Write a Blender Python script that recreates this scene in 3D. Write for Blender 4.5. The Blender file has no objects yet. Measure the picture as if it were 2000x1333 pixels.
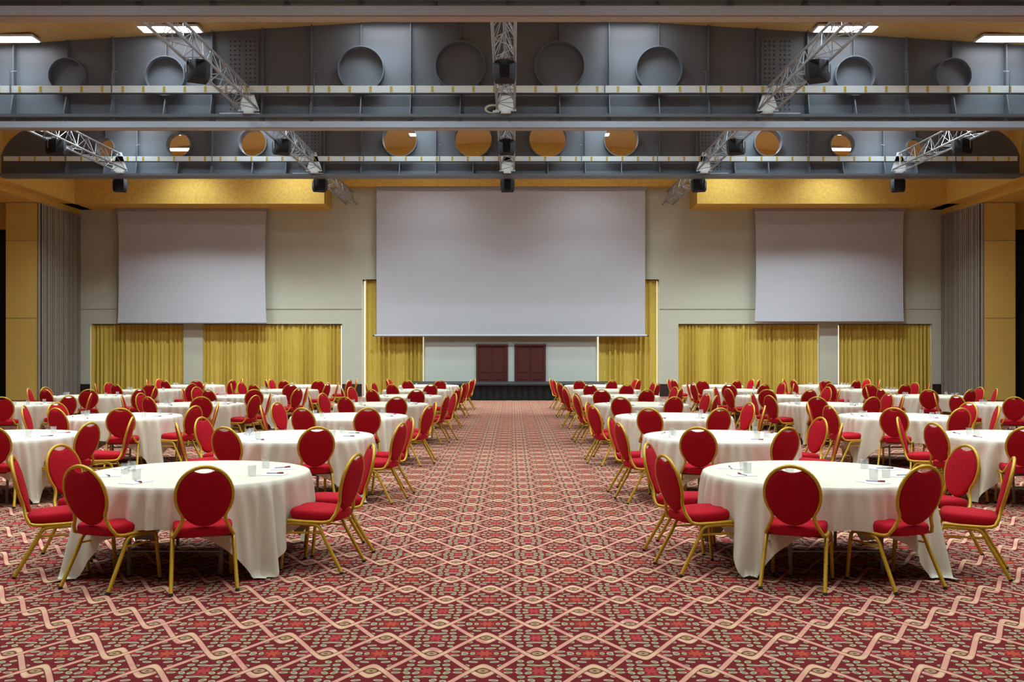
import bpy, math, random
from mathutils import Vector, Matrix

random.seed(7)
PI = math.pi
scene = bpy.context.scene
col = scene.collection

# ------------------------------------------------------------------ camera
F, CX, HY, CAMH, CAMX = 1890.0, 1000.0, 690.0, 1.74, 0.05
cam_data = bpy.data.cameras.new('camera')
cam = bpy.data.objects.new('camera', cam_data)
col.objects.link(cam)
cam.location = (CAMX, 0, CAMH)
cam.rotation_euler = (PI / 2, 0, 0)
cam_data.sensor_width = 36.0
cam_data.lens = 36.0 * F / 2000.0
cam_data.shift_y = (HY - 666.5) / 2000.0
cam_data.clip_end = 200
scene.camera = cam

# ------------------------------------------------------------------ world, exposure
world = bpy.data.worlds.new('world')
scene.world = world
world.use_nodes = True
world.node_tree.nodes['Background'].inputs['Color'].default_value = (0.8, 0.8, 0.8, 1)
world.node_tree.nodes['Background'].inputs['Strength'].default_value = 0.05
scene.view_settings.view_transform = 'Standard'
scene.view_settings.look = 'None'
scene.view_settings.gamma = 1.0
scene.view_settings.exposure = -0.42
scene.view_settings.use_curve_mapping = False
LAMP_W = 150.0             # watts of one ceiling lamp
LAMP_SPREAD = math.radians(112)
LAMP_COL = (0.82, 1.0, 1.06)
GLOW = 14.0                # brightness of a lamp's diffuser

try:
    scene.cycles.use_denoising = True
    scene.cycles.max_bounces = 8
    scene.cycles.diffuse_bounces = 4
    scene.cycles.caustics_reflective = False
    scene.cycles.caustics_refractive = False
except Exception:
    pass


def PX(x, d):              # the point of a plane at depth d that a photo column / row sees
    return (x - CX) * d / F + CAMX


def PZ(y, d):
    return CAMH + (HY - y) * d / F


# ------------------------------------------------------------------ materials
def lin(c):
    return tuple(((v / 255.0) / 12.92 if v <= 10 else ((v / 255.0 + 0.055) / 1.055) ** 2.4) for v in c)


def mat(name, rgb, rough=0.6, metal=0.0, vary=0.0, scale=8.0, stretch=(1, 1, 1), bump=0.0, spec=0.5):
    m = bpy.data.materials.new(name)
    m.use_nodes = True
    nt = m.node_tree
    b = nt.nodes['Principled BSDF']
    c = lin(rgb)
    b.inputs['Base Color'].default_value = (*c, 1)
    b.inputs['Roughness'].default_value = rough
    b.inputs['Metallic'].default_value = metal
    b.inputs['Specular IOR Level'].default_value = spec
    if vary or bump:
        tc = nt.nodes.new('ShaderNodeTexCoord')
        mp = nt.nodes.new('ShaderNodeMapping')
        mp.inputs['Scale'].default_value = stretch
        no = nt.nodes.new('ShaderNodeTexNoise')
        no.inputs['Scale'].default_value = scale
        no.inputs['Detail'].default_value = 5
        nt.links.new(tc.outputs['Object'], mp.inputs['Vector'])
        nt.links.new(mp.outputs['Vector'], no.inputs['Vector'])
        if vary:
            r = nt.nodes.new('ShaderNodeMix')
            r.data_type = 'RGBA'
            r.inputs['A'].default_value = (*[v * (1 - vary) for v in c], 1)
            r.inputs['B'].default_value = (*[min(1, v * (1 + vary)) for v in c], 1)
            mr = nt.nodes.new('ShaderNodeMapRange')
            mr.inputs['From Min'].default_value = 0.3
            mr.inputs['From Max'].default_value = 0.7
            nt.links.new(no.outputs['Fac'], mr.inputs['Value'])
            nt.links.new(mr.outputs['Result'], r.inputs['Factor'])
            nt.links.new(r.outputs['Result'], b.inputs['Base Color'])
        if bump:
            bp = nt.nodes.new('ShaderNodeBump')
            bp.inputs['Strength'].default_value = bump
            bp.inputs['Distance'].default_value = 0.01
            nt.links.new(no.outputs['Fac'], bp.inputs['Height'])
            nt.links.new(bp.outputs['Normal'], b.inputs['Normal'])
    return m


def emit(name, rgb, strength):
    m = bpy.data.materials.new(name)
    m.use_nodes = True
    nt = m.node_tree
    b = nt.nodes['Principled BSDF']
    b.inputs['Base Color'].default_value = (0.8, 0.8, 0.8, 1)
    b.inputs['Emission Color'].default_value = (*rgb, 1)
    b.inputs['Emission Strength'].default_value = strength
    return m


M = {}
M['red'] = mat('red fabric', (174, 18, 34), 0.9, vary=0.10, scale=60, spec=0.15)
M['gold'] = mat('gold paint', (206, 164, 44), 0.38, metal=0.3, vary=0.06, scale=30)
M['foot'] = mat('black rubber', (22, 20, 20), 0.7)
M['brace'] = mat('brown steel', (70, 42, 22), 0.5, metal=0.4)
M['cloth'] = mat('cream tablecloth', (224, 217, 197), 0.48, vary=0.03, scale=3, spec=0.5)
M['ply'] = mat('table board', (120, 90, 60), 0.7)
M['steel'] = mat('grey table steel', (140, 138, 135), 0.4, metal=0.6)
M['paper'] = mat('paper', (246, 246, 250), 0.8)
M['pen_red'] = mat('pen red plastic', (140, 14, 40), 0.4)
M['pen_white'] = mat('pen pale plastic', (170, 165, 185), 0.4)
M['wall'] = mat('wall paint', (190, 190, 172), 0.85, vary=0.02, scale=0.6)
M['panelwhite'] = mat('pale wall panel', (200, 202, 192), 0.8)
M['base'] = mat('dark skirting', (38, 18, 18), 0.6)
M['screen'] = mat('screen fabric', (187, 187, 193), 0.9, spec=0.1)
M['screenbar'] = mat('screen bar', (150, 148, 152), 0.5)
M['curtain'] = mat('mustard curtain', (204, 176, 80), 0.85, vary=0.05, scale=6, spec=0.15)
M['goldwall'] = mat('gold stucco', (208, 170, 84), 0.75, vary=0.12, scale=9, spec=0.25)
M['ceil'] = mat('gold ceiling board', (206, 172, 112), 0.75, vary=0.10, scale=6, stretch=(0.5, 5, 1), spec=0.2)
M['goldpanel'] = mat('gold fabric panel', (230, 194, 104), 0.85, vary=0.04, scale=20, spec=0.2)
M['pleat'] = mat('grey brown pleats', (136, 127, 114), 0.8, vary=0.06, scale=3)
M['pleatshade'] = mat('pleat gap shade', (52, 46, 40), 0.8)  # shade in the gaps between pleats, put into a dark colour
M['girder'] = mat('grey steel paint', (97, 104, 113), 0.5, vary=0.03, scale=1.5)
M['girderdark'] = mat('dark steel paint', (66, 65, 68), 0.5)
M['rail'] = mat('pale aluminium rail', (178, 190, 206), 0.4, metal=0.1)
M['railbase'] = mat('brown rail lip', (150, 134, 122), 0.5)
M['tray'] = mat('white trunking', (226, 238, 244), 0.5)
M['socket'] = mat('yellow socket', (196, 176, 70), 0.5)
M['bolt'] = mat('dark bolt', (40, 40, 44), 0.5)
M['alu'] = mat('truss aluminium', (146, 150, 154), 0.5, metal=0.3)
M['plate'] = mat('white truss plate', (232, 246, 250), 0.5)
M['speaker'] = mat('black speaker', (40, 41, 44), 0.85, spec=0.2)
M['grille'] = mat('speaker grille', (20, 20, 22), 0.8)
M['lampframe'] = mat('lamp frame', (220, 220, 220), 0.5)
M['diffuser'] = emit('lamp diffuser', (1, 1, 1), GLOW)
M['day'] = emit('daylit window pane', (0.95, 0.98, 1.0), 2.2)
M['frame'] = mat('white window frame', (225, 226, 226), 0.5)
M['wood'] = mat('mahogany', (82, 28, 18), 0.5, vary=0.2, scale=5, stretch=(6, 1, 0.6))
M['black'] = mat('black stage cloth', (9, 9, 10), 0.9)
M['deck'] = mat('dark stage deck', (38, 38, 42), 0.6)
M['void'] = mat('dark drape', (26, 22, 18), 0.9)
M['side'] = mat('side wall', (150, 146, 134), 0.9)
M['cable'] = mat('pale cable', (205, 200, 180), 0.5)

# glass
g = bpy.data.materials.new('clear glass')
g.use_nodes = True
nt = g.node_tree
nt.nodes.remove(nt.nodes['Principled BSDF'])
tr = nt.nodes.new('ShaderNodeBsdfTransparent')
tr.inputs['Color'].default_value = (0.965, 0.97, 0.97, 1)
gl = nt.nodes.new('ShaderNodeBsdfGlossy')
gl.inputs['Roughness'].default_value = 0.08
lw = nt.nodes.new('ShaderNodeLayerWeight')
lw.inputs['Blend'].default_value = 0.35
fr = nt.nodes.new('ShaderNodeMath')
fr.operation = 'MULTIPLY_ADD'
fr.inputs[1].default_value = 0.30
fr.inputs[2].default_value = 0.03
nt.links.new(lw.outputs['Facing'], fr.inputs[0])
df = nt.nodes.new('ShaderNodeBsdfDiffuse')
df.inputs['Color'].default_value = (.9, .93, .95, 1)
m0 = nt.nodes.new('ShaderNodeMixShader')
m0.inputs['Fac'].default_value = 0.10
nt.links.new(tr.outputs['BSDF'], m0.inputs[1])
nt.links.new(df.outputs['BSDF'], m0.inputs[2])
mx = nt.nodes.new('ShaderNodeMixShader')
nt.links.new(fr.outputs[0], mx.inputs['Fac'])
nt.links.new(m0.outputs['Shader'], mx.inputs[1])
nt.links.new(gl.outputs['BSDF'], mx.inputs[2])
nt.links.new(mx.outputs['Shader'], nt.nodes['Material Output'].inputs['Surface'])
M['glass'] = g


def carpet_material():
    m = bpy.data.materials.new('woven carpet')
    m.use_nodes = True
    nt = m.node_tree
    L = nt.links
    b = nt.nodes['Principled BSDF']
    b.inputs['Roughness'].default_value = 0.95
    b.inputs['Specular IOR Level'].default_value = 0.1

    def mth(op, a, b_=None, c=None, clamp=False):
        n = nt.nodes.new('ShaderNodeMath')
        n.operation = op
        n.use_clamp = clamp
        for i, v in enumerate((a, b_, c)):
            if v is None:
                continue
            if isinstance(v, (int, float)):
                n.inputs[i].default_value = v
            else:
                L.new(v, n.inputs[i])
        return n.outputs[0]

    def mix(f, a, c):
        n = nt.nodes.new('ShaderNodeMix')
        n.data_type = 'RGBA'
        if isinstance(f, (int, float)):
            n.inputs['Factor'].default_value = f
        else:
            L.new(f, n.inputs['Factor'])
        for s, v in (('A', a), ('B', c)):
            if isinstance(v, tuple):
                n.inputs[s].default_value = (*v, 1)
            else:
                L.new(v, n.inputs[s])
        return n.outputs['Result']

    def smooth(v, lo, hi):
        n = nt.nodes.new('ShaderNodeMapRange')
        n.interpolation_type = 'SMOOTHSTEP'
        n.inputs['From Min'].default_value = lo
        n.inputs['From Max'].default_value = hi
        L.new(v, n.inputs['Value'])
        return n.outputs['Result']

    def comb(a, c):
        n = nt.nodes.new('ShaderNodeCombineXYZ')
        L.new(a, n.inputs[0])
        L.new(c, n.inputs[1])
        return n.outputs[0]

    P = 0.612
    tc = nt.nodes.new('ShaderNodeTexCoord')
    wob = nt.nodes.new('ShaderNodeTexNoise')
    wob.inputs['Scale'].default_value = 9.0
    wob.inputs['Detail'].default_value = 1
    L.new(tc.outputs['Object'], wob.inputs['Vector'])
    sp = nt.nodes.new('ShaderNodeSeparateXYZ')
    L.new(tc.outputs['Object'], sp.inputs[0])
    u = mth('DIVIDE', mth('SUBTRACT', sp.outputs[0], 0.197), P)
    v = mth('DIVIDE', mth('SUBTRACT', sp.outputs[1], 5.60), P)
    C = mth('COSINE', mth('MULTIPLY', u, 2 * PI))
    T = mth('MULTIPLY', mth('ARCSINE', mth('MULTIPLY', C, 0.95)), 1 / math.asin(0.95))
    E = 0.135
    TT = mth('MULTIPLY', T, 0.25 + E)

    def wrap(x):
        return mth('ABSOLUTE', mth('SUBTRACT', mth('FRACT', mth('ADD', x, 0.5)), 0.5))
    d1 = wrap(mth('ADD', mth('SUBTRACT', v, 0.25), TT))
    d2 = wrap(mth('SUBTRACT', mth('SUBTRACT', v, 0.75), TT))
    # folded coordinates about the two kinds of cell centre
    fu = mth('SUBTRACT', mth('FRACT', mth('ADD', u, 0.5)), 0.5)
    fv = mth('SUBTRACT', mth('FRACT', mth('ADD', v, 0.5)), 0.5)
    gu = mth('SUBTRACT', mth('FRACT', u), 0.5)
    gv = mth('SUBTRACT', mth('FRACT', v), 0.5)
    cells = [(comb(mth('ABSOLUTE', gu), mth('ABSOLUTE', fv)),
              [(.112, .000, .024, .042, 0), (.186, .012, .030, .044, -28), (.278, .056, .046, .028, -6),
               (.056, .158, .052, .027, 7), (.165, .165, .030, .044, -24), (.098, .250, .046, .026, -14), (.150, .352, .024, .030, 30)]),
             (comb(mth('ABSOLUTE', fu), mth('ABSOLUTE', gv)),
              [(.094, .054, .028, .042, -30), (.178, .050, .028, .044, 28), (.275, .044, .042, .026, 4),
               (.050, .155, .056, .025, 9), (.162, .165, .036, .034, 26), (.072, .248, .030, .042, 30), (.160, .275, .030, .034, -24)])]
    dmin = None
    for vec, leaves in cells:
        for (cx, cy, ll, ww, an) in leaves:
            mp = nt.nodes.new('ShaderNodeMapping')
            mp.vector_type = 'TEXTURE'
            mp.inputs['Location'].default_value = (cx, cy, 0)
            mp.inputs['Rotation'].default_value = (0, 0, math.radians(an))
            mp.inputs['Scale'].default_value = (ll, ww, 1)
            L.new(vec, mp.inputs['Vector'])
            ln = nt.nodes.new('ShaderNodeVectorMath')
            ln.operation = 'LENGTH'
            L.new(mp.outputs[0], ln.inputs[0])
            dmin = ln.outputs['Value'] if dmin is None else mth('MINIMUM', dmin, ln.outputs['Value'])
    maroon, green, cream = lin((108, 30, 33)), lin((132, 136, 110)), lin((198, 180, 140))
    dark = lin((84, 36, 32))
    c = maroon
    # stems
    for vec in (cells[0][0], cells[1][0]):
        s2 = nt.nodes.new('ShaderNodeSeparateXYZ')
        L.new(vec, s2.inputs[0])
        st = mth('ABSOLUTE', mth('SUBTRACT', s2.outputs[1], mth('SUBTRACT', 0.105, mth('MULTIPLY', s2.outputs[0], 0.28))))
        c = mix(mth('MULTIPLY', mth('SUBTRACT', 1.0, smooth(st, .004, .014)), 0.75), c, lin((190, 62, 70)))
    # flowers
    for vec, fl in ((cells[0][0], lin((206, 92, 62))), (cells[1][0], lin((200, 74, 72)))):
        s2 = nt.nodes.new('ShaderNodeSeparateXYZ')
        L.new(vec, s2.inputs[0])
        mp = nt.nodes.new('ShaderNodeVectorMath')
        mp.operation = 'LENGTH'
        L.new(vec, mp.inputs[0])
        an = mth('ARCTAN2', s2.outputs[1], s2.outputs[0])
        pet = mth('MULTIPLY', mth('COSINE', mth('MULTIPLY', an, 8.0)), 0.022)
        rr = mth('ADD', mp.outputs['Value'], pet)
        ring = mth('ABSOLUTE', mth('SINE', mth('MULTIPLY', rr, 95.0)))
        f = mth('MULTIPLY', mth('SUBTRACT', 1.0, smooth(rr, .060, .085)), mth('ADD', 0.15, mth('MULTIPLY', ring, 0.65)))
        c = mix(f, c, fl)
    # leaves: dark rim, cream edge, sage middle, vein
    c = mix(mth('SUBTRACT', 1.0, smooth(dmin, 1.02, 1.25)), c, dark)
    c = mix(mth('SUBTRACT', 1.0, smooth(dmin, .92, 1.04)), c, cream)
    c = mix(mth('SUBTRACT', 1.0, smooth(dmin, .62, .84)), c, green)
    c = mix(mth('MULTIPLY', mth('SUBTRACT', 1.0, smooth(dmin, .10, .22)), 0.6), c, dark)
    # inner eyes of the loops
    for a_, b_ in ((fu, fv), (gu, gv)):
        vec = comb(a_, b_)
        mp = nt.nodes.new('ShaderNodeMapping')
        mp.vector_type = 'TEXTURE'
        mp.inputs['Scale'].default_value = (.075, .075, 1)
        L.new(vec, mp.inputs['Vector'])
        ln = nt.nodes.new('ShaderNodeVectorMath')
        ln.operation = 'LENGTH'
        L.new(mp.outputs[0], ln.inputs[0])
        c = mix(mth('SUBTRACT', 1.0, smooth(ln.outputs['Value'], .55, .8)), c, lin((160, 140, 100)))
        c = mix(mth('SUBTRACT', 1.0, smooth(ln.outputs['Value'], .15, .3)), c, lin((96, 60, 44)))
    # ribbons
    beige, pink = lin((212, 176, 138)), lin((196, 112, 112))
    cross = mth('ABSOLUTE', mth('SUBTRACT', mth('ABSOLUTE', fu), 0.25))
    pk = mth('SUBTRACT', 1.0, smooth(cross, .06, .17))
    nz = smooth(wob.outputs['Fac'], .45, .65)
    for d, w in ((d2, 0.75), (d1, 0.35)):
        edge = smooth(d, .030, .052)
        pf = mth('MAXIMUM', mth('MULTIPLY', edge, .8), mth('MAXIMUM', mth('MULTIPLY', nz, w), mth('MULTIPLY', pk, .5)), clamp=True)
        rib = mix(pf, beige, pink)
        c = mix(mth('SUBTRACT', 1.0, smooth(d, .066, .078)), c, dark)
        c = mix(mth('SUBTRACT', 1.0, smooth(d, .052, .060)), c, rib)
    # pile grain
    gr = nt.nodes.new('ShaderNodeTexNoise')
    gr.inputs['Scale'].default_value = 260
    gr.inputs['Detail'].default_value = 2
    L.new(tc.outputs['Object'], gr.inputs['Vector'])
    c = mix(mth('MULTIPLY', smooth(gr.outputs['Fac'], .4, .75), 0.28), c, lin((70, 24, 26)))
    L.new(c, b.inputs['Base Color'])
    bp = nt.nodes.new('ShaderNodeBump')
    bp.inputs['Strength'].default_value = 0.3
    bp.inputs['Distance'].default_value = 0.004
    L.new(gr.outputs['Fac'], bp.inputs['Height'])
    L.new(bp.outputs['Normal'], b.inputs['Normal'])
    return m


M['carpet'] = carpet_material()


# ------------------------------------------------------------------ mesh helpers
class MB:
    def __init__(self):
        self.v, self.f, self.mi = [], [], []

    def add(self, vs, fs, mi=0):
        o = len(self.v)
        self.v += [tuple(p) for p in vs]
        self.f += [tuple(i + o for i in f) for f in fs]
        self.mi += [mi] * len(fs)

    def box(self, x0, x1, y0, y1, z0, z1, mi=0):
        vs = [(x, y, z) for z in (z0, z1) for y in (y0, y1) for x in (x0, x1)]
        self.add(vs, [(0, 2, 3, 1), (4, 5, 7, 6), (0, 1, 5, 4), (2, 6, 7, 3), (0, 4, 6, 2), (1, 3, 7, 5)], mi)

    def tube(self, pts, r, n=8, mi=0, closed=False, caps=True):
        P = [Vector(p) for p in pts]
        k = len(P)
        vs, fs = [], []
        up = None
        for i in range(k):
            a = P[(i - 1) % k] if (closed or i > 0) else P[i]
            b = P[(i + 1) % k] if (closed or i < k - 1) else P[i]
            t = (b - a).normalized()
            if up is None:
                ref = Vector((0, 0, 1)) if abs(t.z) < 0.9 else Vector((1, 0, 0))
                up = (ref - t * ref.dot(t)).normalized()
            else:
                up = (up - t * up.dot(t)).normalized()
            s = t.cross(up)
            rr = r[i] if isinstance(r, (list, tuple)) else r
            for j in range(n):
                an = 2 * PI * j / n
                vs.append(P[i] + (up * math.cos(an) + s * math.sin(an)) * rr)
        for i in range(k if closed else k - 1):
            for j in range(n):
                i2 = (i + 1) % k
                fs.append((i * n + j, i * n + (j + 1) % n, i2 * n + (j + 1) % n, i2 * n + j))
        if caps and not closed:
            fs.append(tuple(range(n - 1, -1, -1)))
            fs.append(tuple((k - 1) * n + j for j in range(n)))
        self.add(vs, fs, mi)

    def lathe(self, prof, n=16, cx=0, cy=0, mi=0):
        vs, fs = [], []
        for (r, z) in prof:
            for j in range(n):
                a = 2 * PI * j / n
                vs.append((cx + r * math.cos(a), cy + r * math.sin(a), z))
        for i in range(len(prof) - 1):
            for j in range(n):
                fs.append((i * n + j, i * n + (j + 1) % n, (i + 1) * n + (j + 1) % n, (i + 1) * n + j))
        self.add(vs, fs, mi)

    def prism(self, poly, axis, a0, a1, mi=0):     # poly of 2-D points pushed along an axis
        n = len(poly)
        vs = []
        for a in (a0, a1):
            for (p, q) in poly:
                vs.append({'x': (a, p, q), 'y': (p, a, q), 'z': (p, q, a)}[axis])
        fs = [tuple(range(n)), tuple(range(2 * n - 1, n - 1, -1))]
        for i in range(n):
            j = (i + 1) % n
            fs.append((i, n + i, n + j, j))
        self.add(vs, fs, mi)

    def mesh(self, name, mats, smooth=None):
        me = bpy.data.meshes.new(name)
        me.from_pydata(self.v, [], self.f)
        for m in (mats if isinstance(mats, (list, tuple)) else [mats]):
            me.materials.append(m)
        me.polygons.foreach_set('material_index', self.mi)
        import bmesh
        bm = bmesh.new()
        bm.from_mesh(me)
        bmesh.ops.recalc_face_normals(bm, faces=bm.faces)
        bm.to_mesh(me)
        bm.free()
        if smooth is not None:
            me.polygons.foreach_set('use_smooth', [True] * len(me.polygons))
            me.set_sharp_from_angle(angle=math.radians(smooth))
        me.update()
        return me

    def build(self, name, mats, parent=None, smooth=None):
        return put(name, self.mesh(name, mats, smooth), parent)


def put(name, me, parent=None, loc=None, rz=0.0):
    o = bpy.data.objects.new(name, me)
    col.objects.link(o)
    if parent is not None:
        o.parent = parent
    if loc is not None:
        o.location = loc
    if rz:
        o.rotation_euler = (0, 0, rz)
    return o


def tag(o, label=None, cat=None, group=None, kind=None):
    for k, v in (('label', label), ('category', cat), ('group', group), ('kind', kind)):
        if v:
            o[k] = v
    return o


def thing(name, label, cat, loc=(0, 0, 0), rz=0.0, group=None):
    o = bpy.data.objects.new(name, None)
    col.objects.link(o)
    o.location = loc
    o.rotation_euler = (0, 0, rz)
    return tag(o, label, cat, group)


def boxes(name, bs, m, parent=None, kind=None):
    mb = MB()
    for b in bs:
        mb.box(*b)
    o = mb.build(name, m, parent)
    if kind:
        o['kind'] = kind
    return o


# ------------------------------------------------------------------ the shell
D_WALL = 38.7
XS = 22.0                  # far side walls
YF = -12.0                 # wall behind the camera


def ceil_z(x):
    return 10.12 - 0.0606 * abs(x)


mb = MB()
mb.add([(-XS, YF, 0), (XS, YF, 0), (XS, 40.2, 0), (-XS, 40.2, 0)], [(0, 1, 2, 3)])
mb.build('floor', M['carpet'])['kind'] = 'structure'

mb = MB()
mb.prism([(-17.4, ceil_z(17.4)), (0, ceil_z(0)), (17.4, ceil_z(17.4)), (17.4, ceil_z(17.4) + 0.3), (0, ceil_z(0) + 0.3),
          (-17.4, ceil_z(17.4) + 0.3)], 'y', YF, 40.2)
mb.build('ceiling', M['ceil'])['kind'] = 'structure'

boxes('wall_left', [(-XS - .3, -XS, YF, 40.2, 0, 8)], M['side'], kind='structure')
boxes('wall_right', [(XS, XS + .3, YF, 40.2, 0, 8)], M['side'], kind='structure')
boxes('wall_front', [(-XS, XS, YF - .3, YF, 0, 10.4)], M['side'], kind='structure')


def wx(x):
    return PX(x, D_WALL)


Z_LOW, Z_HIGH = PZ(633, D_WALL), PZ(546, D_WALL)
openings = [(wx(176), wx(358.5), Z_LOW), (wx(396), wx(668.5), Z_LOW), (wx(707), wx(829), Z_HIGH),
            (wx(1165), wx(1288), Z_HIGH), (wx(1325), wx(1601), Z_LOW), (wx(1637), wx(1821), Z_LOW)]
Z_LINE = PZ(604, D_WALL)
bs = []
# upper part stands a few millimetres proud of the lower one: the line along the wall
xs_u = [-17.45, openings[2][0], openings[2][1], openings[3][0], openings[3][1], 17.45]
bs.append((-17.45, 17.45, D_WALL - .025, D_WALL + .3, Z_HIGH, 10.2))
for i in (0, 2, 4):
    bs.append((xs_u[i], xs_u[i + 1], D_WALL - .025, D_WALL + .3, Z_LINE, Z_HIGH))
x = -17.45
for (a, b, zt) in openings:
    bs.append((x, a, D_WALL, D_WALL + .3, 0, Z_LINE))
    if zt < Z_LINE:
        bs.append((a, b, D_WALL, D_WALL + .3, zt, Z_LINE))
    x = b
bs.append((x, 17.45, D_WALL, D_WALL + .3, 0, Z_LINE))
boxes('wall_back', bs, M['wall'], kind='structure')
# dark skirting between the openings
bs = []
x = -17.3
for (a, b, zt) in openings:
    bs.append((x, a, D_WALL - .03, D_WALL, 0, .50))
    x = b
bs.append((x, 17.3, D_WALL - .03, D_WALL, 0, .50))
bs = [q for q in bs if not (q[0] > -4 and q[1] < 4)]
boxes('baseboard_back', bs, M['base'], kind='structure')

# gold soffits
XI, XC, D_SOF = 16.72, 7.15, 37.1
for k, s in ((1, -1), (2, 1)):
    x0, x1 = sorted((s * XC, s * 17.3))
    boxes('trim_%d' % k, [(x0, x1, D_SOF, D_WALL - .025, 7.47, 9.6)], M['goldwall'], kind='structure')
    x0, x1 = sorted((s * XI, s * (XI + .55)))
    boxes('trim_%d' % (k + 2), [(x0, x1, YF, D_WALL - .025, 7.47, 9.3)], M['goldwall'], kind='structure')
    x0, x1 = sorted((s * 17.2, s * XS))
    boxes('trim_%d' % (k + 4), [(x0, x1, YF, D_WALL, 7.24, 7.47)], M['goldwall'], kind='structure')
    # gold header over the dark side opening, dark drape below
    x0, x1 = sorted((s * 18.42, s * XS))
    boxes('trim_%d' % (k + 6), [(x0, x1, 35.6, 35.8, 6.3, 7.24)], M['goldwall'], kind='structure')
    boxes('wall_side_%s' % ('left' if s < 0 else 'right'), [(x0, x1, 36.0, 36.2, 0, 7.24)], M['void'], kind='structure')
boxes('trim_9', [(-XC, XC, 38.2, D_WALL - .025, 8.33, 10.1)], M['goldwall'], kind='structure')

# windows behind the curtains: pane, frame, mullions
for k, (a, b, zt) in enumerate(openings):
    w = thing('window_%d' % (k + 1), None, None, ((a + b) / 2, D_WALL + .27, 0))
    w['kind'] = 'structure'
    hw = (b - a) / 2
    boxes('window_frame', [(-hw, -hw + .06, -.05, 0, 0, zt), (hw - .06, hw, -.05, 0, 0, zt), (-hw, hw, -.05, 0, zt - .06, zt)], M['frame'], w)
    boxes('pane', [(-hw, hw, 0, .02, 0, zt)], M['day'], w)


# ------------------------------------------------------------------ curtains
def curtain(x0, x1, ztop, y, label, seed):
    rnd = random.Random(seed)
    mb = MB()
    n = int((x1 - x0) / .022)
    zs = [0.06, .8, ztop * .55, ztop - .35, ztop - .12, ztop - .03]
    ph, xx = 0.0, []
    spd, tgt = 1.0, 1.0
    for i in range(n + 1):
        if i % 7 == 0:
            tgt = rnd.uniform(.72, 1.5)
        spd += (tgt - spd) * .35
        ph += (0.022 / .19) * 2 * PI * spd
        xx.append(ph)
    vs, fs = [], []
    for k, z in enumerate(zs):
        t = z / ztop
        am = .085 * (1 - .4 * t)
        for i in range(n + 1):
            x = x0 + (x1 - x0) * i / n
            yy = y - am * (.7 + .45 * math.sin(i * .13 + seed)) * math.copysign(abs(math.sin(xx[i])) ** .75, math.sin(xx[i])) - .018 * math.sin(xx[i] * .37 + 2 * t) + (.02 if k == len(zs) - 1 else 0)
            vs.append((x, yy, z))
    for k in range(len(zs) - 1):
        for i in range(n):
            a = k * (n + 1) + i
            fs.append((a, a + 1, a + n + 2, a + n + 1))
    mb.add(vs, fs)
    t = thing('curtain', label, 'curtain', (0, 0, 0), 0, 'mustard window curtains')
    mb.build('drape', M['curtain'], t, smooth=60)
    r = MB()
    r.box(x0, x1, y - .02, y + .02, ztop - .035, ztop)
    r.build('curtain_track', M['girderdark'], t)


YC = D_WALL + .12
curtain(openings[0][0] + .03, openings[0][1] - .0, Z_LOW, YC, 'mustard pleated curtain in the narrow window at far left', 1)
curtain(openings[1][0] + .0, openings[1][1] - .06, Z_LOW, YC, 'mustard pleated curtain in the wide window under the left screen', 2)
curtain(openings[2][0] + .13, openings[2][1] - .06, Z_HIGH, YC, 'tall mustard curtain left of the stage beside the central screen', 3)
curtain(openings[3][0] + .09, openings[3][1] - .09, Z_HIGH, YC, 'tall mustard curtain right of the stage beside the central screen', 4)
curtain(openings[4][0] + .0, openings[4][1] - .05, Z_LOW, YC, 'mustard pleated curtain in the wide window under the right screen', 5)
curtain(openings[5][0] + .05, openings[5][1] - .02, Z_LOW, YC, 'mustard pleated curtain in the narrow window at far right', 6)


# ------------------------------------------------------------------ screens
def screen(x0, x1, z0, z1, y, label, bow, bar):
    t = thing('projection_screen', label, 'screen', ((x0 + x1) / 2, y, z0))
    hw, h = (x1 - x0) / 2, z1 - z0
    mb = MB()
    nx, nz = 12, 16
    vs, fs = [], []
    for side in (0, .012):
        for k in range(nz + 1):
            q = k / nz
            in_ = bow * math.sin(PI * q) ** .6 if bow else .10 * (1 - q) * 0
            for i in range(nx + 1):
                p = -1 + 2 * i / nx
                vs.append((p * (hw - in_), side - (.03 * (1 - abs(2 * q - 1)) * (p ** 4) if bow else 0), q * h))
    m1 = (nx + 1) * (nz + 1)
    for k in range(nz):
        for i in range(nx):
            a = k * (nx + 1) + i
            fs.append((a, a + 1, a + nx + 2, a + nx + 1))
            fs.append((m1 + a, m1 + a + nx + 1, m1 + a + nx + 2, m1 + a + 1))
    mb.add(vs, fs)
    mb.build('screen_fabric', M['screen'], t, smooth=40)
    b = MB()
    b.tube([(-hw - bar, 0, -.02), (hw + bar, 0, -.02)], .045 if bar > .02 else .03, 10)
    b.build('bottom_bar', M['screen'] if bar > .02 else M['screenbar'], t, smooth=40)
    if bar > .02:
        for s in (-1, 1):
            e = MB()
            e.tube([(s * (hw + bar), 0, -.02), (s * (hw + bar + .06), 0, -.02)], .035, 10)
            e.build('bar_end', M['girderdark'], t)
    c = MB()
    c.box(-hw - .05, hw + .05, -.08, .08, h, h + .12)
    c.build('roller_case', M['screenbar'], t)


screen(PX(735.5, 38.4), PX(1260, 38.4), PZ(655, 38.4), 8.22, 38.4, 'huge pale grey projection screen hanging above the stage', 0, .08)
screen(PX(230, 38.3), PX(520.5, 38.3), PZ(630, 38.3), 7.36, 38.3, 'smaller pale grey projection screen on the left of the back wall', .05, .01)
screen(PX(1474, 38.3), PX(1765.5, 38.3), PZ(627, 38.3), 7.36, 38.3, 'smaller pale grey projection screen on the right of the back wall', .05, .01)

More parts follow.
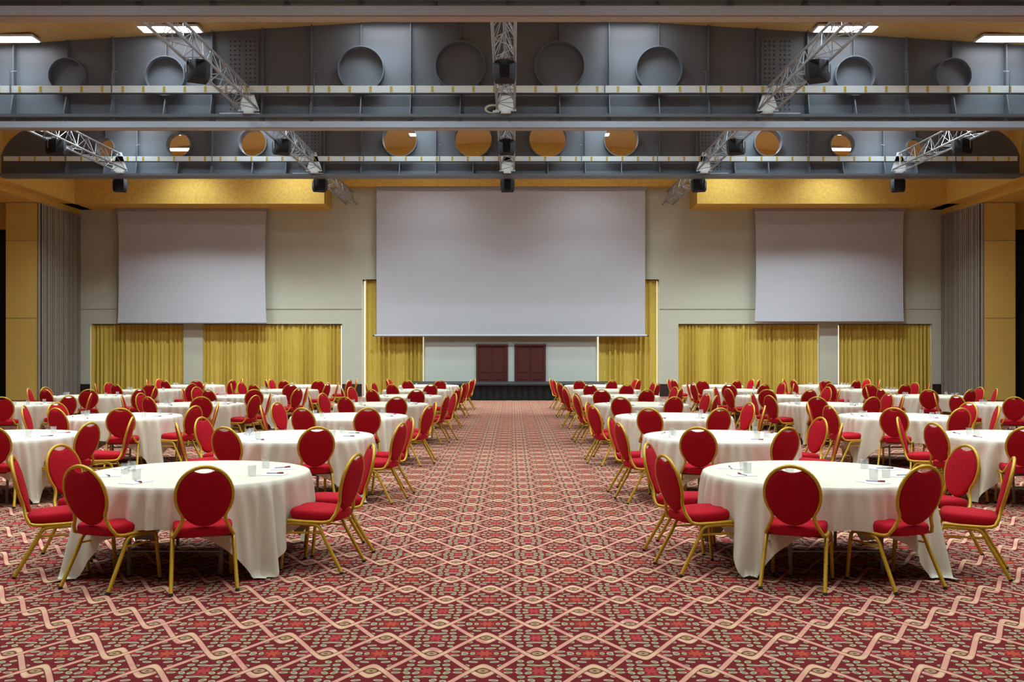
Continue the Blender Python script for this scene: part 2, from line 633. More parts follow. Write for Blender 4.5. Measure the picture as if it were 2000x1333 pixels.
# ------------------------------------------------------------------ stage, doors
ZS = .61
t = thing('stage', 'low black stage with pleated black skirt in front of doors', 'stage', (0, 35.4, 0))
mb = MB()
mb.box(-3.95, 3.85, 0, 3.24, ZS - .06, ZS)
mb.build('deck', M['deck'], t)
mb = MB()
n = 180
vs, fs = [], []
path = [(-3.9, 3.2)] + [(-3.9, 3.2 - 3.15 * i / 50) for i in range(1, 51)] + [(-3.9 + 7.7 * i / n, .05) for i in range(1, n + 1)] + [(3.8, .05 + 3.15 * i / 50) for i in range(1, 51)]
for z, a in ((0.0, .035), (ZS - .06, .012)):
    for i, (px, py) in enumerate(path):
        w = a * math.sin(i * 1.05 + .6 * math.sin(i * .21))
        vs.append((px + (w if abs(px) > 3.79 and py > .06 else 0), py + (w if py <= .06 else 0), z))
k = len(path)
for i in range(k - 1):
    fs.append((i, i + 1, k + i + 1, k + i))
mb.add(vs, fs)
mb.build('skirt', M['black'], t, smooth=70)

for k, (a, b) in enumerate(((931, 991), (1006, 1065))):
    dd = D_WALL - .1
    x0, x1, z1 = PX(a, dd), PX(b, dd), PZ(672.5, dd)
    dr = thing('door_%d' % (k + 1), None, None, ((x0 + x1) / 2, dd, ZS))
    dr['kind'] = 'structure'
    hw, h = (x1 - x0) / 2, z1 - ZS
    boxes('door_frame', [(-hw, -hw + .07, -.06, .06, 0, h), (hw - .07, hw, -.06, .06, 0, h), (-hw - .03, hw + .03, -.08, .06, h - .07, h)], M['wood'], dr)
    for s in (-1, 1):
        x0_, x1_ = sorted((s * .006, s * (hw - .07)))
        leaf = boxes('door_leaf', [(x0_, x1_, -.02, .03, 0, h - .07)], M['wood'], dr)
        pm = MB()
        for (p, q) in ((.08, .30), (.36, h - .17)):
            pm.box(x0_ + .09, x1_ - .09, -.035, -.02, p, q)
        pm.build('leaf_panel', M['wood'], leaf)
dd = D_WALL
boxes('trim_10', [(PX(p, dd), PX(q, dd), dd - .05, dd, .5, PZ(671, dd)) for (p, q) in ((831, 930), (992, 1005), (1066, 1163))], M['panelwhite'], kind='structure')

# ------------------------------------------------------------------ folding partitions and gold panels at the sides
for s, side in ((-1, 'left'), (1, 'right')):
    t = thing('folding_partition', 'grey-brown pleated accordion partition folded at the %s wall' % side, 'partition', (s * 17.2, 35.45, 0), 0, 'accordion partitions')
    mb = MB()
    rnd = random.Random(5)
    x0, x1 = sorted((s * -.01, s * .10))
    mb.box(x0, x1, 0, 3.2, .02, 7.2, mi=1)
    y = .02
    while y < 3.1:
        w = rnd.uniform(.05, .13)
        x0, x1 = sorted((s * -.01, s * -rnd.uniform(.016, .03)))
        mb.box(x0, x1, y, min(y + w, 3.2), .02, 7.19)
        y += w + rnd.uniform(.03, .06)
    mb.build('pleats', [M['pleat'], M['pleatshade']], t)['kind'] = 'stuff'
    tr_ = MB()
    x0, x1 = sorted((s * -.04, s * .1))
    tr_.box(x0, x1, 0, 3.2, 7.19, 7.24)
    tr_.build('top_track', M['railbase'], t)
    p = thing('end_panel', 'tall gold fabric panel beside the %s accordion partition' % side, 'wall panel', (s * 17.84, 35.3, 0), 0, 'gold side panels')
    for (z0, z1) in ((.02, PZ(622.5, 35.3)), (PZ(621.5, 35.3), PZ(470.5, 35.3)), (PZ(469.5, 35.3), 7.22)):
        q = MB()
        q.box(-.575, .575, 0, .12, z0, z1)
        q.build('panel', M['goldpanel'], p)
    e = MB()
    x0, x1 = sorted((s * -.575, s * -.62))
    e.box(x0, x1, -.01, .14, .02, 7.22)
    e.build('edge_strip', M['pleat'], p)


# ------------------------------------------------------------------ steel girders
HOLES = [(1.22, 8.79, .60), (3.66, 8.71, .55), (8.47, 8.55, .47), (10.9, 8.56, .42)]
HOLES3 = [(1.22, 8.74, .60), (3.62, 8.72, .55), (8.42, 8.62, .44), (10.85, 8.55, .39), (13.25, 8.46, .30), (15.65, 8.42, .19)]
STIFF = [2.44, 4.88, 6.08, 7.32, 9.76, 12.2, 14.5]


def hole_panel(mb, x0, x1, z0, topf, y, hx, hz, r, n=40):
    ring, outer = [], []
    for i in range(n):
        a = 2 * PI * i / n + PI / n
        dx, dz = math.cos(a), math.sin(a)
        best = 1e9
        if dx > 1e-9:
            best = min(best, (x1 - hx) / dx)
        if dx < -1e-9:
            best = min(best, (x0 - hx) / dx)
        if dz < -1e-9:
            best = min(best, (z0 - hz) / dz)
        if dz > 1e-9:          # sloped top
            k = (topf(x1) - topf(x0)) / (x1 - x0)
            best = min(best, (topf(hx) - hz) / (dz - k * dx))
        ring.append((hx + r * dx, y, hz + r * dz))
        outer.append((hx + best * dx, y, hz + best * dz))
    # corners
    vs = ring + outer
    fs = [(i, (i + 1) % n, n + (i + 1) % n, n + i) for i in range(n)]
    mb.add(vs, fs)
    for cx_, cz_ in ((x0, z0), (x1, z0), (x0, topf(x0)), (x1, topf(x1))):
        a = math.atan2(cz_ - hz, cx_ - hx) % (2 * PI)
        i = int(((a - PI / n) % (2 * PI)) / (2 * PI / n)) % n
        mb.add([outer[i], outer[(i + 1) % n], (cx_, y, cz_)], [(0, 1, 2)])


def girder(d, label, holes, opened, rail, web_on=True):
    t = thing('steel_girder', label, 'girder', (0, d, 0), 0, 'roof girders')
    XE = 16.7
    boxes('bottom_flange', [(-XE, XE, 0, .6, 7.51, 7.58)], M['girder'], t)
    if rail:
        rb = MB()
        rb.box(-XE, XE, .10, .40, 7.27, 7.42)
        for i in range(-13, 14):
            rb.box(i * 1.22 - .04, i * 1.22 + .04, .2, .3, 7.42, 7.51)
        rb.build('partition_rail', M['rail'], t)
        boxes('rail_lip', [(-XE, XE, .12, .38, 7.25, 7.27)], M['railbase'], t)
    if not web_on:
        boxes('web', [(-XE, XE, .28, .32, 7.58, 9.05)], M['girder'], t)
        return

    def top(x):
        z = ceil_z(x)
        if opened and abs(x) > 15.3:
            q = (abs(x) - 15.3) / 1.4
            z = min(z, 7.9 + (ceil_z(15.3) - 7.9) * math.sqrt(max(0, 1 - q * q * .93)))
        return z
    web = MB()
    edges = sorted(set([s * x for x in STIFF for s in (-1, 1)] + [0.0]))
    edges = [-XE] + edges + [XE]
    allh = [(s * h[0], h[1], h[2]) for h in holes for s in (-1, 1)]
    for yy in (.29, .31):
        for a, b in zip(edges[:-1], edges[1:]):
            hh = [h for h in allh if a < h[0] < b]
            if hh and not (opened and abs(a + b) / 2 > 14.6):
                hole_panel(web, a, b, 7.58, top, yy, *hh[0])
            else:
                n = 1 if abs(a + b) / 2 < 14.6 else 24
                for i in range(n):
                    p, q = a + (b - a) * i / n, a + (b - a) * (i + 1) / n
                    web.add([(p, yy, 7.58), (q, yy, 7.58), (q, yy, top(q)), (p, yy, top(p))], [(0, 1, 2, 3)])
    web.build('web', M['girder'], t)
    for (hx, hz, r) in allh:
        if opened and abs(hx) > 14.6:
            continue
        rg = MB()
        n = 40
        vs, fs = [], []
        for (rr, yy) in ((r, .12), (r + .022, .12), (r + .022, .48), (r, .48)):
            for i in range(n):
                a = 2 * PI * i / n
                vs.append((hx + rr * math.cos(a), yy, hz + rr * math.sin(a)))
        for k in range(4):
            for i in range(n):
                fs.append((k * n + i, k * n + (i + 1) % n, ((k + 1) % 4) * n + (i + 1) % n, ((k + 1) % 4) * n + i))
        rg.add(vs, fs)
        rg.build('ring_collar', M['girder'], t, smooth=40)
        if not opened:
            c = MB()
            c.lathe([(0.001, 0), (r + .005, 0), (r + .005, .01), (.001, .01)], 40)
            o = c.build('cover_disc', M['girder'], t)
            o.location = (hx, .31, hz)
            o.rotation_euler = (PI / 2, 0, 0)

    def stiff(x, z0, z1, wtop, wbot, flare):
        s = MB()
        if flare:
            poly = [(.29, z0), (.29 - wbot, z0), (.29 - wtop, min(z1, z0 + .55)), (.29 - wtop, z1), (.29, z1)]
        else:
            poly = [(.29, z0), (.29 - wtop, z0), (.29 - wtop, z1), (.29, z1)]
        s.prism(poly, 'x', x - .012, x + .012)
        s.build('stiffener', M['girder'], t)
    for x in [s * q for q in STIFF for s in (-1, 1)]:
        stiff(x, 7.58, top(x) - .01, .13, .27, True)
    for (hx, hz, r) in allh:
        if opened and abs(hx) > 14.6:
            continue
        stiff(hx, 7.58, hz - r, .10, .27, True)
        stiff(hx, hz + r + .02, top(hx) - .01, .08, .08, False)
    for s in (-1, 1):
        x0, x1 = sorted((s * 6.2, s * 6.98))
        pl = MB()
        pl.box(x0, x1, .265, .29, 7.66, 9.5)
        plate = pl.build('splice_plate', M['girder'], t)
        bl = MB()
        for i in range(6):
            for j in range(16):
                bx = x0 + .09 + i * .11 + (.05 if i > 2 else 0)
                bz = 7.75 + j * .112
                bl.prism([(bx + .021 * math.cos(a * PI / 3), bz + .021 * math.sin(a * PI / 3)) for a in range(6)], 'y', .252, .266)
        bl.build('bolts', M['bolt'], plate)['kind'] = 'stuff'
        fl = MB()
        fl.box(x0 - .1, x1 + .1, -.01, .3, 7.575, 7.60)
        fl.build('flange_plate', M['rail'], t)


girder(15.72, 'nearest grey steel girder with pale rail at the top edge', HOLES, False, True, web_on=False)
girder(23.6, 'grey steel girder with closed ring-shaped discs and white trunking', HOLES, False, True)
girder(31.45, 'farthest grey steel girder with open round holes through web', HOLES3, True, False)


# ------------------------------------------------------------------ trunking on the girders
sock = MB()
sock.box(-.03, .03, -.006, .0, -.07, .07)
SOCK = sock.mesh('socket', M['socket'])
for d, z0, z1, label in ((23.45, 8.05, 8.225, 'white cable trunking with yellow sockets along the closed-disc girder'),
                         (31.3, 7.95, 8.11, 'white cable trunking with yellow sockets along the open-hole girder')):
    t = thing('cable_trunking', label, 'cable trunking', (0, d, (z0 + z1) / 2), 0, 'girder trunking')
    h = (z1 - z0) / 2
    boxes('trunking_body', [(-16.4, 16.4, 0, .07, -h, h)], M['tray'], t)
    boxes('lower_lip', [(-16.4, 16.4, -.012, .08, -h - .02, -h)], M['girderdark'], t)
    for i in range(-32, 33):
        put('socket', SOCK, t, (i * .5 + .12, 0, 0))
    for x in [s * q for q in (2.3, 4.75, 9.65, 12.1, 14.4) for s in (-1, 1)]:
        b = MB()
        b.box(x - .012, x + .012, -.02, .0, -h - .02, .42)
        b.box(x - .02, x + .02, 0.07, .32, -.02, .02)
        b.tube([(x, -.01, .42), (x, .3, .52)], .015, 6)
        b.build('bracket', M['girder'], t)


# ------------------------------------------------------------------ lattice trusses and speakers
def truss(x, d0, d1, label, plate=True):
    t = thing('lattice_truss', label, 'truss', (x, d0, 7.68), 0, 'lighting trusses')
    L = d1 - d0
    hw, hh = .21, .52
    ch = [(-hw, 0.0), (hw, 0.0), (0, hh)]
    for (cx_, cz_) in ch:
        c = MB()
        c.tube([(cx_, 0, cz_), (cx_, L, cz_)], .03, 8)
        c.build('chord', M['alu'], t, smooth=40)
    la = MB()
    n = int(L / .56)
    for (a, b) in ((0, 1), (1, 2), (2, 0)):
        for i in range(n):
            y0, y1 = L * i / n, L * (i + 1) / n
            p, q = (a, b) if i % 2 == 0 else (b, a)
            la.tube([(ch[p][0], y0, ch[p][1]), (ch[q][0], y1, ch[q][1])], .010, 5, caps=False)
            if i % 2 == 0:
                la.tube([(ch[a][0], y0, ch[a][1]), (ch[b][0], y0, ch[b][1])], .009, 5, caps=False)
    la.build('lacing', M['alu'], t)['kind'] = 'stuff'
    if plate:
        p = MB()
        p.prism([(-.26, -.05), (.26, -.05), (.17, .22), (.06, .56), (-.06, .56), (-.17, .22)], 'y', L, L + .03)
        p.box(-.12, .12, L - .02, L + .12, -.10, -.05)
        p.build('end_plate', M['plate'], t)


def speaker(x, d, label, rz, z=7.30, arm=False):
    t = thing('hanging_speaker', label, 'speaker', (x, d, z), rz, 'ceiling speakers')
    w, dp = .23, .27
    poly = [(w, dp), (w, -.02), (w * .82, -.14), (w * .45, -dp), (-w * .45, -dp), (-w * .82, -.14), (-w, -.02), (-w, dp)]
    b = MB()
    n = len(poly)
    rings = [(.0, .84), (.07, .97), (.12, 1.0), (.34, 1.0), (.38, .93)]
    vs = [(p * k, q * k, z) for (z, k) in rings for (p, q) in poly]
    fs = [tuple(range(n - 1, -1, -1)), tuple((len(rings) - 1) * n + i for i in range(n))]
    for i in range(len(rings) - 1):
        for j in range(n):
            fs.append((i * n + j, i * n + (j + 1) % n, (i + 1) * n + (j + 1) % n, (i + 1) * n + j))
    b.add(vs, fs)
    b.build('cabinet', M['speaker'], t, smooth=48)
    g_ = MB()
    g_.box(-w * .9, w * .9, dp, dp + .015, .04, .35)
    g_.build('grille', M['grille'], t)
    y = MB()
    for s in (-1, 1):
        y.box(s * (w + .008) - .006, s * (w + .008) + .006, -.03, .03, .14, .40)
    y.box(-w - .014, w + .014, -.03, .03, .39, .405)
    if arm:
        y.box(-.02, .02, -.75, .03, 7.585 - z, 7.60 - z)
        y.box(-.02, .02, -.02, .02, .39, 7.60 - z)
    y.build('yoke', M['alu'], t)


for x, nm in ((-6.35, 'left'), (-.10, 'central'), (6.27, 'right')):
    truss(x, 15.9, 23.52, 'triangular aluminium truss on the %s, in the nearest roof bay' % nm)
    speaker(x, 19.75, 'black speaker hung under the %s truss of the nearest bay' % nm, {'left': .5, 'central': 0, 'right': -.5}[nm])
for x, nm in ((-12.65, 'outer left'), (-6.35, 'inner left'), (-.10, 'central'), (6.27, 'inner right'), (12.58, 'outer right')):
    truss(x, 24.3, 31.3, 'triangular aluminium truss, %s, between the two ringed girders' % nm)
    speaker(x, 27.0, 'black speaker hung under the %s truss between ringed girders' % nm, {'i': .5, 'o': .7, 'c': 0}[nm[0]] * (1 if 'left' in nm else -1))
for x, nm in ((-6.35, 'left'), (6.27, 'right')):
    truss(x, 31.95, 38.66, 'triangular aluminium truss running to the back wall, %s of the big screen' % nm, plate=False)
for x, nm in ((-13.05, 'beyond the girders, above the left screen'), (-6.35, 'beyond the girders, left of the big screen'),
              (-.10, 'beyond the girders, over the middle of the big screen'), (6.27, 'beyond the girders, right of the big screen'),
              (12.95, 'beyond the girders, above the right screen')):
    speaker(x, 32.35, 'black speaker ' + nm, 0 if abs(x) < 1 else (.4 if x < 0 else -.4), 7.15, True)

# coil of cable lying on the flange beside the central truss
t = thing('cable_coil', 'pale coiled cable with white tag beside the central truss', 'cable', (-.42, 23.72, 7.585))
mb = MB()
for i in range(6):
    r = .13 + .012 * (i % 3)
    mb.tube([(r * 1.25 * math.cos(a * PI / 12), .3 * r * math.sin(a * PI / 12), .13 + r * .75 * math.sin(a * PI / 12) + .004 * i) for a in range(24)], .009, 5, closed=True)
mb.build('coil', M['cable'], t, smooth=60)
mb = MB()
mb.box(.0, .16, -.08, -.06, .03, .09)
mb.build('cable_tag', M['plate'], t)
mb = MB()
mb.tube([(.02, -.2, .62), (.05, -.18, .45), (.12, -.12, .36), (.22, -.05, .34)], .008, 5)
mb.build('loose_end', M['cable'], t, smooth=60)


# ------------------------------------------------------------------ ceiling lamps
fm = MB()
fm.box(-.74, .74, -.24, .24, 0, .05)
FRAME = fm.mesh('lamp_frame', M['lampframe'])
dm = MB()
dm.box(-.70, .70, -.20, .20, -.01, .0)
DIFF = dm.mesh('diffuser', M['diffuser'])
ROWS = [-0.4, 3.6, 7.4, 11.4, 15.2, 19.3, 23.35, 27.2, 31.15, 33.4, 36.0]  # mid-bay and rear rows are unseen, added to light hall and webs evenly
POWER = {-0.4: .2, 3.6: .45, 7.4: .8, 19.3: 1.7, 23.35: .2, 27.2: 2.0, 31.15: .25, 33.4: 2.4, 36.0: .5}
NARROW, WIDE = (23.35, 31.15), (19.3, 27.2)
XL = [-12.15, -8.2, -3.05, 2.95, 8.1, 12.05]
seen = {23.35: 'just before the closed-disc girder', 36.0: 'beyond the open-hole girder'}
ROWN = ['first', 'second', 'third', 'fourth', 'fifth', 'sixth', 'seventh', 'eighth', 'ninth', 'tenth', 'eleventh']
names = ['outer left', 'middle left', 'inner left', 'inner right', 'middle right', 'outer right']
for d in ROWS:
    for i, x in enumerate(XL):
        z = ceil_z(x) - .07
        where = seen.get(d, 'unseen %s row from the rear of the hall' % ROWN[ROWS.index(d)])
        t = thing('ceiling_light', 'flat white ceiling light, %s, %s' % (names[i], where), 'ceiling light', (x, d, z), 0, 'ceiling lights')
        put('lamp_frame', FRAME, t)
        put('diffuser', DIFF, t)
        l = bpy.data.lights.new('lamp', 'AREA')
        l.shape = 'RECTANGLE'
        l.size, l.size_y = 1.4, .4
        l.energy = LAMP_W * POWER.get(d, 1.0)
        l.color = LAMP_COL
        l.spread = math.radians(95) if d in NARROW else (math.radians(150) if d in WIDE else LAMP_SPREAD)
        lo = bpy.data.objects.new('lamp', l)
        col.objects.link(lo)
        lo.parent = t
        lo.location = (0, 0, -.02)


# ------------------------------------------------------------------ banquet chair meshes (origin on the floor below the seat, facing +Y)
def chair_meshes():
    me = {}
    # seat cushion
    s = MB()
    N = 32
    lv = [(.405, .90), (.410, .975), (.430, 1.0), (.458, 1.0), (.474, .97), (.484, .90), (.490, .7), (.493, .35)]
    vs, fs = [], []
    for (z, k) in lv:
        for i in range(N):
            a = 2 * PI * i / N
            ca, sa = math.cos(a), math.sin(a)
            ex = 2 / 4.2
            px = math.copysign(abs(ca) ** ex, ca)
            py = math.copysign(abs(sa) ** ex, sa)
            w = .213 if py > 0 else .213 - .012 * (-py)
            x, y = px * w * k, py * .212 * k
            vs.append((x, y, z + .010 * py))
    vs.append((0, 0, .494))
    for i in range(len(lv) - 1):
        for j in range(N):
            fs.append((i * N + j, i * N + (j + 1) % N, (i + 1) * N + (j + 1) % N, (i + 1) * N + j))
    for j in range(N):
        fs.append(((len(lv) - 1) * N + j, (len(lv) - 1) * N + (j + 1) % N, len(vs) - 1))
    fs.append(tuple(range(N - 1, -1, -1)))
    s.add(vs, fs)
    me['seat'] = s.mesh('seat', M['red'], smooth=50)

    def by(z):
        return -.200 - (z - .45) * .25
    # oval back cushion with the hand-hold dip at the top
    b = MB()
    N = 48
    zc, bt, bl, aa = .7085, .197, .234, .188
    out = []
    for i in range(N):
        a = 2 * PI * i / N
        bb = bt if math.cos(a) > 0 else bl
        x, z = aa * math.sin(a), zc + bb * math.cos(a)
        if math.cos(a) > 0 and abs(x) < .074:
            ze = zc + bb * math.sqrt(1 - (.074 / aa) ** 2)
            z = ze - .017 * (1 - (x / .074) ** 2)
        out.append((x, z))
    lays = [(.90, -.021), (.97, -.016), (1.0, -.006), (1.0, .006), (.97, .016), (.90, .021)]
    vs, fs = [], []
    for (k, o) in [(.45, -.028)] + lays + [(.45, .028)]:
        for (x, z) in out:
            zz = zc + (z - zc) * k
            vs.append((x * k, by(zz) + o, zz))
    R = len(lays) + 2
    vs.append((0, by(zc) - .030, zc))
    vs.append((0, by(zc) + .030, zc))
    for i in range(R - 1):
        for j in range(N):
            fs.append((i * N + j, i * N + (j + 1) % N, (i + 1) * N + (j + 1) % N, (i + 1) * N + j))
    for j in range(N):
        fs.append((j, (j + 1) % N, len(vs) - 2))
        fs.append(((R - 1) * N + j, (R - 1) * N + (j + 1) % N, len(vs) - 1))
    b.add(vs, fs)
    me['backrest'] = b.mesh('backrest', M['red'], smooth=50)
    # one bent tube: side rail, neck, oval, neck, side rail
    half = []
    for i in range(0, 15):
        a = math.radians(127.0 * i / 14)
        x, z = .199 * math.sin(a), .7085 + .2115 * math.cos(a)
        half.append((x, by(z), z))
    for (x, z) in ((.1495, .560), (.1485, .540), (.153, .515), (.165, .487), (.180, .458), (.193, .432)):
        half.append((x, by(z) + (.010 if z < .45 else 0), z))
    half += [(.203, -.176, .412), (.211, -.148, .401), (.215, -.11, .397), (.216, -.04, .397), (.216, .08, .399), (.214, .19, .403)]
    path = [(-x, y, z) for (x, y, z) in reversed(half[1:])] + half
    f = MB()
    f.tube(path, .0138, 8)
    me['back_frame'] = f.mesh('back_frame', M['gold'], smooth=60)
    for s_ in (-1, 1):
        fl = MB()
        fl.tube([(s_ * .214, .02, .380), (s_ * .214, .15, .382), (s_ * .214, .187, .376), (s_ * .215, .207, .355), (s_ * .216, .215, .32), (s_ * .222, .245, .03), (s_ * .2225, .247, .014)], .0148, 8)
        fl.tube([(s_ * .2225, .247, .016), (s_ * .2226, .2475, 0)], .0156, 8, mi=1)
        me['front_leg_%d' % s_] = fl.mesh('leg', [M['gold'], M['foot']], smooth=60)
        rl = MB()
        rl.tube([(s_ * .214, .02, .380), (s_ * .214, -.04, .378), (s_ * .215, -.075, .366), (s_ * .216, -.10, .335), (s_ * .218, -.118, .29), (s_ * .229, -.268, .03), (s_ * .2295, -.277, .014)], .0148, 8)
        rl.tube([(s_ * .2295, -.276, .016), (s_ * .2298, -.284, 0)], .0156, 8, mi=1)
        me['rear_leg_%d' % s_] = rl.mesh('leg', [M['gold'], M['foot']], smooth=60)
        br = MB()
        br.tube([(s_ * .217, .218, .305), (s_ * .217, .05, .312), (s_ * .218, -.108, .312)], .009, 6)
        me['brace_%d' % s_] = br.mesh('side_brace', M['gold'], smooth=60)
    st = MB()
    st.tube([(-.214, -.06, .378), (.214, -.06, .378)], .008, 6)
    me['rear_bar'] = st.mesh('stretcher', M['brace'], smooth=60)
    st = MB()
    st.tube([(-.214, .12, .384), (.214, .12, .384)], .008, 6)
    me['front_bar'] = st.mesh('stretcher', M['brace'], smooth=60)
    return me


CH = chair_meshes()
PARTS = [('seat', 'seat'), ('backrest', 'backrest'), ('back_frame', 'back_frame'), ('leg', 'front_leg_-1'), ('leg', 'front_leg_1'),
         ('leg', 'rear_leg_-1'), ('leg', 'rear_leg_1'), ('side_brace', 'brace_-1'), ('side_brace', 'brace_1'), ('stretcher', 'rear_bar'), ('stretcher', 'front_bar')]


def chair(x, y, rz, label):
    t = thing('banquet_chair', label, 'chair', (x, y, 0), rz, 'banquet chairs round the tables')
    for nm, k in PARTS:
        put(nm, CH[k], t)
    return t


# ------------------------------------------------------------------ round table, cloth, table ware
TZ, TR = .735, .915
mb = MB()
mb.lathe([(.001, .70), (TR - .02, .70), (TR - .01, .705), (TR - .01, .722), (TR - .02, .727), (.001, .727)], 48)
TOP = mb.mesh('tabletop', M['ply'], smooth=40)
LEGS = []
for (sx, sy) in ((-1, -1), (1, -1), (-1, 1), (1, 1)):
    mb = MB()
    mb.tube([(sx * .36, sy * .50, .70), (sx * .36, sy * .56, .02), (sx * .36, sy * .56, 0)], [.016, .016, .019], 8)
    LEGS.append(mb.mesh('leg', M['steel'], smooth=50))
mb = MB()
for sy in (-1, 1):
    mb.tube([(-.36, sy * .545, .18), (.36, sy * .545, .18)], .011, 6)
    mb.box(-.40, .40, sy * .50 - .02, sy * .50 + .02, .685, .70)
UNDER = mb.mesh('leg_rail', M['steel'], smooth=50)


def cloth_mesh(seed):
    rnd = random.Random(seed)
    N, K = 360, 18
    R, HS = .925, 1.245
    ph = [rnd.random() * 6.28 for _ in range(8)]
    vs, fs = [(0, 0, TZ)], []
    rings = [(.35, 0), (.7, 0), (.88, 0), (.915, -.003)]

    def fold(a):
        f = .55 * math.sin(17 * a + ph[0] + 1.3 * math.sin(3 * a + ph[1])) + .3 * math.sin(29 * a + ph[2] + math.sin(5 * a + ph[4])) + .25 * math.sin(8 * a + ph[3])
        return f
    def fine(a):
        w = math.sin(41 * a + ph[7] + 2.2 * math.sin(4 * a + ph[1]) + 1.5 * math.sin(7 * a + ph[6]))
        return math.copysign(abs(w) ** .7, w) * (.65 + .35 * math.sin(6 * a + ph[0]))
    for (r, z) in rings:
        for i in range(N):
            a = 2 * PI * i / N
            vs.append((r * math.cos(a), r * math.sin(a), TZ + z))
    for k in range(K):
        q = k / (K - 1)
        for i in range(N):
            a = 2 * PI * i / N
            half = HS * (1 + .02 * math.sin(2 * a + ph[5]))
            drop = half / max(abs(math.cos(a)), abs(math.sin(a))) - R
            s = drop * q
            corner = abs(math.sin(2 * a)) ** 2
            fz = fold(a)
            out = .010 * min(1, s / .04) + s * (.04 + .07 * corner) + min(s, .75) * fz * (.05 + .085 * corner) + .021 * min(1, s / .14) * fine(a)
            z = TZ - .008 - s
            r = R + out
            if z < .012:
                r += (.012 - z) * .55
                z = .012 + .012 * (1 + math.sin(9 * a + ph[6])) * min(1, (.012 - (TZ - .008 - s)) / .1)
            # cloth gathers toward the hanging corner
            ac = (math.floor(a / (PI / 2)) + .5) * PI / 2
            aa = ac + (a - ac) * (1 - .22 * q * corner)
            vs.append((r * math.cos(aa), r * math.sin(aa), z))
    nr = len(rings) + K
    for i in range(N):
        fs.append((0, 1 + i, 1 + (i + 1) % N))
    for k in range(nr - 1):
        for i in range(N):
            p = 1 + k * N
            fs.append((p + i, p + N + i, p + N + (i + 1) % N, p + (i + 1) % N))
    m_ = MB()
    m_.add(vs, fs)
    return m_.mesh('tablecloth', M['cloth'], smooth=75)


CLOTHS = [cloth_mesh(i) for i in range(6)]

mb = MB()
mb.lathe([(.001, 0), (.030, 0), (.032, .004), (.035, .085), (.0325, .085), (.030, .012), (.001, .012)], 16)
GLASS = mb.mesh('glass', M['glass'], smooth=50)
mb = MB()
mb.box(-.075, .075, -.105, .105, 0, .004)
PAD = mb.mesh('notepad', M['paper'])
mb = MB()
mb.tube([(-.07, 0, .005), (-.064, 0, .005), (.02, 0, .005)], [.0015, .005, .005], 6)
mb.tube([(.02, 0, .005), (.07, 0, .005), (.074, 0, .005)], [.0062, .0062, .003], 6, mi=1)
mb.box(.035, .075, -.002, .002, .011, .013, mi=1)
PEN = mb.mesh('pen', [M['pen_white'], M['pen_red']], smooth=50)

ORD = ['first', 'second', 'third', 'fourth', 'fifth', 'sixth', 'seventh']
SEATS = ['left front', 'right front', 'near left side', 'far left side', 'near right side', 'far right side']
# where the top of each chair's back stands from the table's centre
DEFAULT = [(-.52, -1.15), (.46, -1.15), (-1.30, -.46), (-1.30, .52), (1.34, -.52), (1.38, .46)]
FRONT_L = [(-.48, -1.15), (.44, -1.20), (-1.30, -.51), (-1.37, .44), (1.40, -.34), (1.40, .50)]
FRONT_R = [(-.53, -1.16), (.44, -1.15), (-1.34, -.43), (-1.33, .58), (1.37, -.60), (1.47, .40)]
SP = 3.65


def table_name(side, c, i):
    return '%s table of the %s %s column' % (ORD[i], side, ['aisle', 'middle', 'wall'][c])


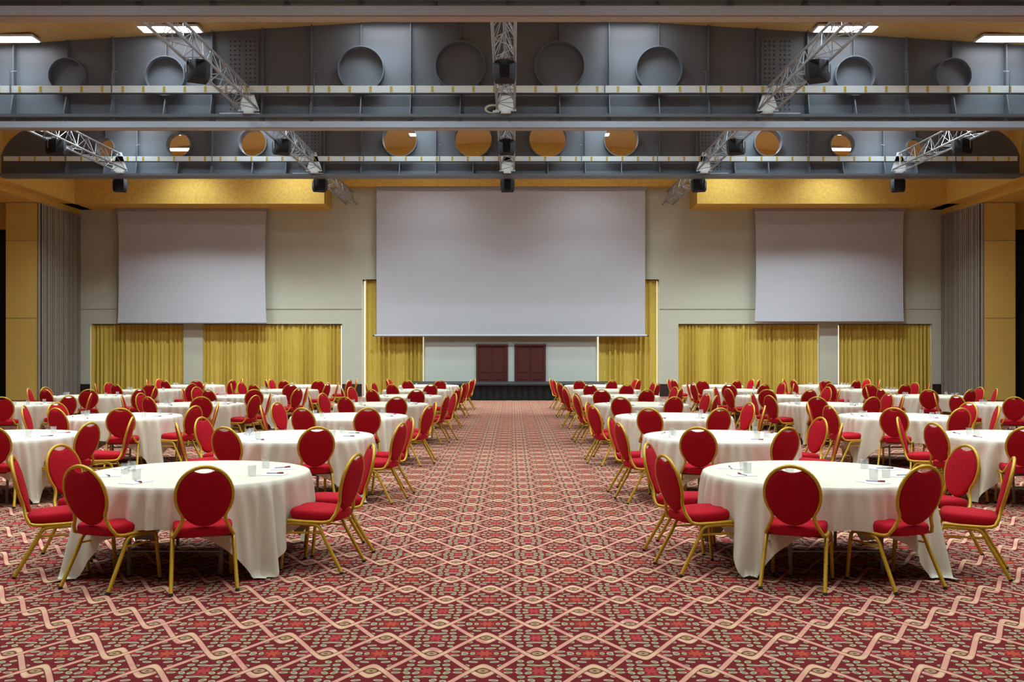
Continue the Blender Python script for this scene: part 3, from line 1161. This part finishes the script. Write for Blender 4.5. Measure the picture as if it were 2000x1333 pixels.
for side, s in (('left', -1), ('right', 1)):
    for c in range(3):
        count = 0
        for row in range(7):
            cx, cy = s * ((2.60 if s > 0 else 2.55) + c * SP) + random.uniform(-.03, .03), 8.16 + row * SP + random.uniform(-.03, .03)
            if row == 0:
                cx, cy = s * (2.60 + c * SP), 8.16
            px_in = abs((abs(cx) - .93 - s * CAMX) / cy * F)
            if px_in > 995:
                continue
            tn = table_name(side, c, count)
            count += 1
            rz = random.uniform(-.25, .25) if row else random.uniform(-.04, .04)
            t = thing('round_table', 'round folding table hidden under a cream cloth, ' + tn, 'table', (cx, cy, 0), 0, 'round banquet tables')
            put('tabletop', TOP, t)
            for lm in LEGS:
                put('leg', lm, t)
            put('leg_rail', UNDER, t)
            o = put('tablecloth', CLOTHS[(row + c * 2 + (s > 0)) % 6], None, (cx, cy, 0), rz)
            tag(o, 'cream square cloth with hanging corners on the ' + tn, 'tablecloth', 'cream tablecloths')
            offs = DEFAULT
            if row == 0 and c == 0:
                offs = FRONT_L if s < 0 else FRONT_R
            for k, (ox, oy) in enumerate(offs):
                j = .0 if row == 0 else .045
                ox += random.uniform(-j, j)
                oy += random.uniform(-j, j)
                rad = math.hypot(ox, oy)
                fx, fy = -ox / rad, -oy / rad
                yaw = math.atan2(fy, fx) - PI / 2 + (random.uniform(-.14, .14) if row else 0)
                fx, fy = -math.sin(yaw), math.cos(yaw)
                sx, sy = cx + ox + fx * .315, cy + oy + fy * .315
                xp = CX + (sx - CAMX) / sy * F
                mg = 45 if row <= 1 else 3
                if -mg < xp < 2000 + mg:
                    chair(sx, sy, yaw, 'gold-framed red oval-back chair, %s seat, %s' % (SEATS[k], tn))
                # pad, pen and tumbler in front of the seat
                a = math.atan2(oy, ox)
                ux, uy = math.cos(a), math.sin(a)
                tx, ty = -uy, ux
                hx, hy = cx + ux * .70, cy + uy * .70
                if abs((hx - CAMX) / hy * F) > 1000:
                    continue
                if row <= 4:
                    o = put('notepad', PAD, None, (hx, hy, TZ + .001), a - PI / 2 + random.uniform(-.12, .12))
                    tag(o, 'white notepad at the %s seat, %s' % (SEATS[k], tn), 'notepad', 'notepads on the tables')
                    o = put('pen', PEN, None, (hx + tx * .02, hy + ty * .02, TZ + .0055), random.choice((0.15, -.3, .4)) + a * .5 + (PI if s > 0 and k == 2 else 0))
                    tag(o, 'red-tipped pen on notepad, %s seat, %s' % (SEATS[k], tn), 'pen', 'pens on the notepads')
                gx, gy = cx + ux * .57 + tx * .12 * (1 if k % 2 else -1), cy + uy * .57 + ty * .12 * (1 if k % 2 else -1)
                o = put('tumbler', GLASS, None, (gx, gy, TZ + .0005))
                tag(o, 'clear glass tumbler at the %s seat, %s' % (SEATS[k], tn), 'glass', 'tumblers on the tables')
